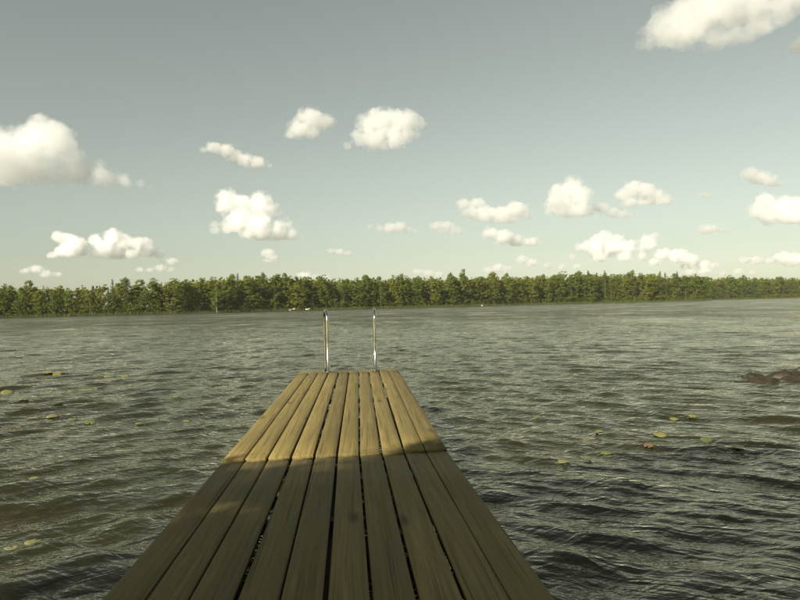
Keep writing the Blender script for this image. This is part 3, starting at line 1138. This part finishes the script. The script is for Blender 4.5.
PADS = [  # x, y, radius, colour, label
    (-8.64, 15.78, .13, 'y', "faint yellow lily pad, farthest out on the left"),
    (-8.22, 15.36, .13, 'y', "faint yellow lily pad, middle of the farthest trio on the left"),
    (-7.98, 15.30, .12, 'y', "faint yellow lily pad, rightmost of the farthest trio on the left"),
    (-6.80, 14.85, .13, 'g', "left one of three lily pads in a row beyond the dark folded pad"),
    (-6.45, 14.60, .14, 'y', "middle one of three lily pads in a row beyond the dark folded pad"),
    (-6.16, 14.68, .12, 'y', "right one of three lily pads in a row beyond the dark folded pad"),
    (-7.92, 13.22, .15, 'y', "pale lily pad at the left frame edge, the farther of two there"),
    (-7.19, 12.05, .13, 'y', "pale lily pad at the left frame edge, the nearer of two there"),
    (-5.95, 11.98, .12, 'g', "dark green lily pad tipped up, leftmost of its chain"),
    (-5.74, 12.08, .13, 'g', "yellow-green lily pad in the middle of the chain after the dark pad"),
    (-5.60, 12.37, .13, 'y', "yellow lily pad ending the chain that starts with the dark pad"),
    (-5.28, 10.13, .10, 'y', "bright yellow lily pad alone against a dark wave on the left"),
    (-4.85, 9.17, .09, 'y', "yellow lily pad below the one against the dark wave"),
    (-4.43, 8.88, .07, 'g', "small pale lily pad between two yellow pads on the left"),
    (-4.07, 8.61, .09, 'g', "green-yellow lily pad at the right end of the left trio"),
    (-6.24, 10.91, .10, 'g', "dull half-sunk lily pad left of the bright yellow one"),
    (-3.27, 5.85, .05, 'y', "small half-sunk leaf in the shaded water left of the jetty"),
    (-2.82, 8.61, .065, 'y', "small bright lily pad nearest the outer deck's left edge"),
    (-3.68, 10.87, .11, 'y', "pale lily pad alone, left of the outer deck and farther out"),
    (-3.37, 8.46, .06, 'g', "tiny green lily pad left of the one nearest the outer deck"),
    (-2.42, 4.07, .055, 'y', "nearer one of two bright yellow leaves at the bottom left"),
    (-2.355, 4.19, .06, 'y', "farther one of two bright yellow leaves at the bottom left"),
    (1.45, 5.97, .065, 'y', "green-yellow lily pad nearest the deck on the right"),
    (1.69, 6.11, .06, 'g', "lily pad second from the deck in the right-hand row"),
    (1.93, 6.29, .06, 'g', "dim lily pad third from the deck in the right-hand row"),
    (1.93, 6.89, .06, 'r', "reddish upturned leaf beyond the right-hand row"),
    (2.15, 7.25, .06, 'y', "small yellow lily pad just beyond the reddish upturned leaf"),
    (2.73, 7.02, .08, 'y', "widest yellow lily pad on the right, beyond the reddish pad"),
    (2.40, 6.46, .062, 'r', "flat reddish lily pad on the right of the jetty"),
    (3.31, 8.06, .06, 'y', "left one of two small yellow pads far out on the right"),
    (2.14, 5.80, .055, 'g', "dim green lily pad nearer than the flat reddish one"),
    (3.55, 8.10, .06, 'y', "right one of two small yellow pads far out on the right"),
    (1.68, 8.27, .06, 'g', "small green pad alone, right of the outer deck"),
    (3.09, 6.72, .08, 'g', "pale green pad between the widest yellow pad and the frame edge"),
    (3.16, 6.26, .075, 'g', "pale green pad nearest the right frame edge"),
    (4.83, 9.36, .06, 'y', "small yellow leaf in front of the brown rocks"),
]
PM = {c: [pad_mesh(30 + k, m, 0.05 + 0.05 * k) for k in range(3)] for c, m in (('y', M_PAD_Y), ('g', M_PAD_G), ('r', M_PAD_R))}
for i, (x, y, rad, c, lab) in enumerate(PADS):
    e = 0.06
    hx = float(water_height([x + e], [y])[0] - water_height([x - e], [y])[0]) / (2 * e)
    hy = float(water_height([x], [y + e])[0] - water_height([x], [y - e])[0]) / (2 * e)
    o = link("lily_pad", PM[c][i % 3])
    tag(o, lab, "lily pad", "lily pads on the lake")
    nrm = Vector((-hx * 0.8, -hy * 0.8 - 0.05, 1)).normalized()
    q = Vector((0, 0, 1)).rotation_difference(nrm) @ Euler((0, 0, random.uniform(0, 6.28))).to_quaternion()
    o.rotation_mode = 'QUATERNION'
    o.rotation_quaternion = q
    hm = max(float(water_height([x + a * rad * .7], [y + b * rad * .7])[0]) for a in (-1, 0, 1) for b in (-1, 0, 1))
    h0 = float(water_height([x], [y])[0])
    o.location = (x, y, 0.45 * h0 + 0.55 * hm + 0.010)
    o.scale = (rad * 0.76,) * 3


def rock_mesh(seed, sx, sy, sz):
    bm = bmesh.new()
    bmesh.ops.create_icosphere(bm, subdivisions=4, radius=1.0)
    co = np.array([v.co[:] for v in bm.verts])
    d = 1 + 0.42 * fbm(co * 1.6 + seed * 7, 4, seed) + 0.22 * fbm(co * 5 + seed, 3, seed + 5)
    for v, k in zip(bm.verts, d):
        v.co = Vector((v.co.x * sx * k, v.co.y * sy * k, v.co.z * sz * k))
    me = bm_mesh("rock", bm, True)
    me.materials.append(M_ROCK)
    return me


for x, y, z, sx, sy, sz, sd, lab in [
    (6.20, 11.25, -0.14, .44, .36, .21, 1, "brown rock awash in front of the leftmost low rock at the right"),
    (6.95, 12.00, -0.13, .50, .34, .23, 2, "broad brown rock awash between the leftmost low rock and the frame edge"),
    (6.85, 11.25, -0.13, .38, .36, .22, 3, "nearer of the two awash rocks cut by the right frame edge"),
    (6.45, 12.20, -0.15, .40, .28, .18, 4, "leftmost low rock barely breaking the surface at the right"),
    (7.45, 12.05, -0.05, .32, .28, .20, 5, "farther of the two awash rocks cut by the right frame edge"),
]:
    o = link("rock", rock_mesh(sd, sx, sy, sz))
    o.location = (x, y, z)
    tag(o, lab, "rock", "rocks awash on the right")

# ================================================================== CLOUDS (real size, about a kilometre up)
CLOUDS = [
  ('big white cumulus at the left frame edge, its base tapering right', 1.00, (-2721, 5393, 1001), [(-418,276,169),(-280,320,178),(-124,407,188),(-23,375,113),(-247,186,159),(-454,170,168),(40,224,140),(151,192,121),(264,158,93),(355,131,75),(456,104,56),(567,85,47),(663,65,28),(-106,140,112),(-619,228,188)]),
  ('thin slanting cloud streak above the heart-shaped cumulus', 0.50, (-1169, 4757, 1001), [(-220,137,23),(-144,154,46),(-68,142,53),(1,109,53),(71,75,53),(155,55,53),(226,36,30)]),
  ('small ragged cloud beside the higher central cumulus', 0.50, (-517, 3971, 1001), [(-2,133,63),(57,116,63),(-63,78,63),(105,116,38),(-124,29,31),(2,60,50),(40,164,32)]),
  ('compact cumulus high above the swim ladder', 0.80, (-59, 4328, 1001), [(-133,200,68),(-47,212,89),(39,250,68),(117,202,82),(196,187,54),(249,193,27),(-82,107,88),(49,104,81),(-187,102,54),(-273,58,27),(148,122,61),(-37,40,40)]),
  ('heart-shaped white cumulus with a grey base above the left treeline', 1.00, (-2201, 10295, 1001), [(-437,651,194),(-242,623,161),(63,657,178),(-47,500,209),(214,549,129),(-262,374,209),(-460,264,113),(-639,248,97),(9,250,225),(331,204,161),(516,157,112),(686,62,64),(114,125,112),(-161,140,112),(457,315,80)]),
  ('small peaked cloud just left of the long low cumulus', 0.70, (-6290, 12507, 991), [(-134,433,107),(17,380,149),(135,288,170),(-3,152,149),(-223,73,85),(236,175,106)]),
  ('long low white cumulus over the left treeline', 0.80, (-5381, 12925, 1000), [(-518,383,128),(-199,428,171),(-380,230,192),(16,334,170),(216,317,149),(382,340,128),(416,201,149),(639,124,107),(-487,113,106),(-132,155,170),(139,139,128)]),
  ('faint flat cloud wisp under the long low cumulus', 0.30, (-4787, 13156, 743), [(-358,61,64),(-173,60,64),(14,100,85),(202,59,64),(243,240,85),(92,220,64)]),
  ('faint small cloud low over the leftmost trees', 0.30, (-6680, 12304, 650), [(-262,129,64),(-83,167,85),(79,75,85),(278,57,64)]),
  ('tiny pale cloud puff under the heart-shaped cumulus', 0.35, (-2704, 13736, 914), [(-23,229,106),(77,124,85),(-46,63,64)]),
  ('tiny faint cloud between the ladder and the heart-shaped cumulus', 0.30, (-1180, 13116, 1001), [(-169,102,60),(8,79,80),(166,57,60)]),
  ("small flat-based cloud above the ladder's right rail", 0.55, (-61, 9407, 1001), [(-344,136,43),(-202,104,57),(-45,101,86),(83,112,86),(211,67,57),(310,36,43)]),
  ('small round cloud right of the flat-based ladder cloud', 0.45, (669, 9556, 1001), [(-124,134,73),(21,130,88),(150,68,73),(-38,59,58)]),
  ('large bright cloud cut off by the top right frame edge', 0.60, (1306, 2653, 1001), [(-254,99,43),(-202,118,67),(-140,167,87),(-64,168,96),(27,156,96),(122,151,87),(212,143,72),(285,146,63),(-104,86,67),(-15,52,52),(53,30,47),(138,61,52),(-294,81,24),(200,95,43)]),
  ('cloud scrap on the right frame edge below the large bright cloud', 0.45, (1673, 2695, 1001), [(-29,27,25),(0,37,35),(31,42,40)]),
  ('white horned cloud left of the domed cumulus', 0.75, (1247, 8571, 1001), [(-386,303,80),(-217,309,80),(-284,194,106),(-78,159,119),(102,139,119),(282,209,119),(408,126,66),(10,52,53),(190,83,79)]),
  ('flat oval cloud directly under the horned cloud', 0.55, (2067, 11879, 1001), [(-399,250,129),(-168,187,147),(62,124,128),(309,96,110),(-259,100,73),(466,55,55)]),
  ('tall domed white cumulus over the right half of the lake', 1.00, (2075, 8010, 1001), [(55,398,127),(-89,285,140),(145,259,140),(-198,219,101),(-34,136,139),(141,101,114),(-236,98,51),(246,83,63)]),
  ('low flat cloud joining the domed cumulus at its right foot', 0.50, (2684, 8111, 1001), [(-179,147,78),(-51,90,78),(77,57,65),(158,64,39)]),
  ('rounded cloud right of the domed cumulus', 0.70, (2702, 7193, 1001), [(-221,160,82),(-116,217,94),(-3,197,94),(97,124,94),(187,73,71),(257,68,35),(-161,78,71),(-27,57,59)]),
  ('large broken white cloud bank low over the right treeline', 0.85, (4330, 13314, 735), [(-157,594,128),(-376,361,192),(-47,346,213),(258,311,191),(655,392,170),(-593,351,128),(807,523,85),(-264,153,149),(216,112,128),(-795,176,85),(575,156,128),(-334,502,128),(92,520,106)]),
  ('long pale cloud reaching right from the low broken bank', 0.75, (5552, 12852, 563), [(-380,331,128),(-109,278,149),(104,209,127),(349,101,106),(556,54,85),(-531,180,85),(12,77,85)]),
  ('long faint cloud trailing left from the low broken bank', 0.46, (3080, 13657, 639), [(-528,268,106),(-305,176,106),(-22,104,85),(279,73,85),(578,63,85)]),
  ('small oval cloud above the right edge cumulus', 0.60, (3356, 6042, 1001), [(-116,142,64),(-36,105,74),(43,59,64),(114,24,42)]),
  ('bulging cumulus at the right frame edge', 0.90, (5492, 9458, 1001), [(-185,377,134),(-316,258,117),(-138,213,167),(27,342,117),(36,184,167),(198,283,150),(-167,85,83),(194,127,133),(377,210,200)]),
  ('tiny flat cloud left of the right edge cumulus', 0.40, (4978, 10288, 1001), [(-179,91,87),(-65,83,70),(61,58,52),(186,34,35)]),
  ('tiny pale puff above the tiny flat cloud', 0.35, (3060, 6568, 1001), [(-26,32,33),(28,27,33)]),
  ('faint long cloud above the far right treeline', 0.70, (6978, 12137, 531), [(-546,176,85),(-364,166,106),(-137,136,85),(72,180,127),(292,150,127),(493,157,149),(180,46,64)]),
  ('faint white puffs peeking over trees left of the ladder', 0.35, (-1781, 13886, 503), [(-226,151,106),(23,105,85),(211,81,85)]),
  ('faint white cloud rim behind trees right of the ladder', 0.35, (603, 13987, 540), [(-209,153,85),(3,127,85),(213,80,85)]),
  ('faint puff on the treetops under the horned cloud', 0.35, (2061, 13847, 608), [(-199,90,85),(10,126,106),(196,99,85)]),
  ('low pale cloud strip on the right horizon', 0.55, (6137, 12583, 403), [(-546,118,85),(-281,126,85),(12,76,85),(284,84,85),(517,55,64)]),
]

CLOUD_K = 0.12


def voxel_remesh(me, size):
    o = bpy.data.objects.new("cloud_src", me)
    COL.objects.link(o)
    md = o.modifiers.new("r", 'REMESH')
    md.mode = 'VOXEL'
    md.voxel_size = size
    dg = bpy.context.evaluated_depsgraph_get()
    ev = bpy.data.meshes.new_from_object(o.evaluated_get(dg))
    bpy.data.objects.remove(o)
    bpy.data.meshes.remove(me)
    return ev


def cloud_mesh(blobs, seed, mpp, rough, stretch_x):
    r = np.random.default_rng(seed)
    bm = bmesh.new()
    sph = []
    for (x, z, rad) in blobs:
        y = r.normal(0, rad * 0.5)
        sx, sy, sz = (1.12, 1.25, 1.0) if stretch_x < 1.2 else (stretch_x, 1.5, 0.95)
        sph.append((x, y, z, rad, sx, sy, sz))
        rad = rad * 1.12
        bmesh.ops.create_icosphere(bm, subdivisions=3, radius=rad, matrix=Matrix.Translation((x, y, z)) @ Matrix.Diagonal((sx, sy, sz, 1)))
        for _ in range(5):                                   # smaller heads budding from the big ones
            d = r.normal(size=3); d /= np.linalg.norm(d)
            d[2] = d[2] * 0.8 + 0.1
            q = rad * r.uniform(0.28, 0.5)
            bmesh.ops.create_icosphere(bm, subdivisions=2, radius=q, matrix=Matrix.Translation((x + d[0] * rad * .82, y + d[1] * rad, z + d[2] * rad * .82)))
    me = bpy.data.meshes.new("cloud_src")
    bm.to_mesh(me); bm.free()
    ev = voxel_remesh(me, mpp * 1.3)
    n = len(ev.vertices)
    co = np.empty(n * 3); ev.vertices.foreach_get("co", co); co = co.reshape(-1, 3)
    no = np.empty(n * 3); ev.vertices.foreach_get("normal", no); no = no.reshape(-1, 3)
    lo = co[:, 2].min(); hi = co[:, 2].max()
    R0 = max(b[2] for b in blobs)
    up = np.clip((co[:, 2] - lo) / (hi - lo + 1e-6), 0, 1)
    d = R0 * (0.40 * fbm(co / (R0 * 0.95), 2, seed) + 0.42 * np.abs(fbm(co / (R0 * 0.45) + 5, 4, seed + 9, 0.62)) + 0.16 * fbm(co / (R0 * 0.22), 3, seed + 3, 0.6) - 0.12)
    d = d * (0.45 + 0.55 * up) * rough
    co = co + no * d[:, None]
    # flat base
    b0 = lo + 0.08 * (hi - lo)
    low = co[:, 2] < b0
    co[low, 2] = b0 - (b0 - co[low, 2]) * 0.30
    base_z = float(co[:, 2].min())
    ev.vertices.foreach_set("co", co.ravel())
    ev.update()
    ev = voxel_remesh(ev, mpp * 1.15)
    ev.polygons.foreach_set("use_smooth", np.ones(len(ev.polygons), dtype=bool))
    ev.update()
    ev.materials.clear()
    return ev, sph, base_z, R0


for i, (lab, den, (bx, by, bz), blobs) in enumerate(CLOUDS):
    dist = math.hypot(bx, by)
    mpp = dist / 660.0
    me, sph, base_z, R0 = cloud_mesh(blobs, 60 + i, mpp, 1.0 if den > 0.45 else 0.6, 1.12 if den > 0.76 else 1.35 if den > 0.45 else 1.6)
    me.name = "cloud"
    mat = cloud_material("cloud_vapour_%d" % i, (0.45 + 0.45 * den) * CLOUD_K / mpp * (1.7 if dist > 10500 else 1.0) * min(1.7, max(0.62, 12.0 * mpp / R0)), sph, R0, base_z, 0.62 if den > 0.6 else 0.75)
    o = link("cloud", me, None, mat)
    o.location = (bx, by, bz)
    o.rotation_euler = (0, 0, -math.atan2(bx, by))
    tag(o, lab, "cloud", "fair-weather clouds")
# ------------------------------------------------------------------ thin summer haze over lake and shores
hm = bpy.data.materials.new("thin_haze")
hm.use_nodes = True
hm.node_tree.nodes.clear()
h_out = hm.node_tree.nodes.new("ShaderNodeOutputMaterial")
h_vol = hm.node_tree.nodes.new("ShaderNodeVolumePrincipled")
h_vol.inputs['Color'].default_value = (0.95, 0.95, 0.90, 1)
h_vol.inputs['Density'].default_value = 0.00007
hm.node_tree.links.new(h_vol.outputs[0], h_out.inputs['Volume'])
hz = link("haze", bm_mesh("haze", box_bm(56000, 56000, 30.5, (0, 0, 12.75))), None, hm)
tag(hz, "thin pale haze lying over the lake and shores", "haze", kind="stuff")
print("tris", sum(len(m.polygons) * 2 for m in bpy.data.meshes))
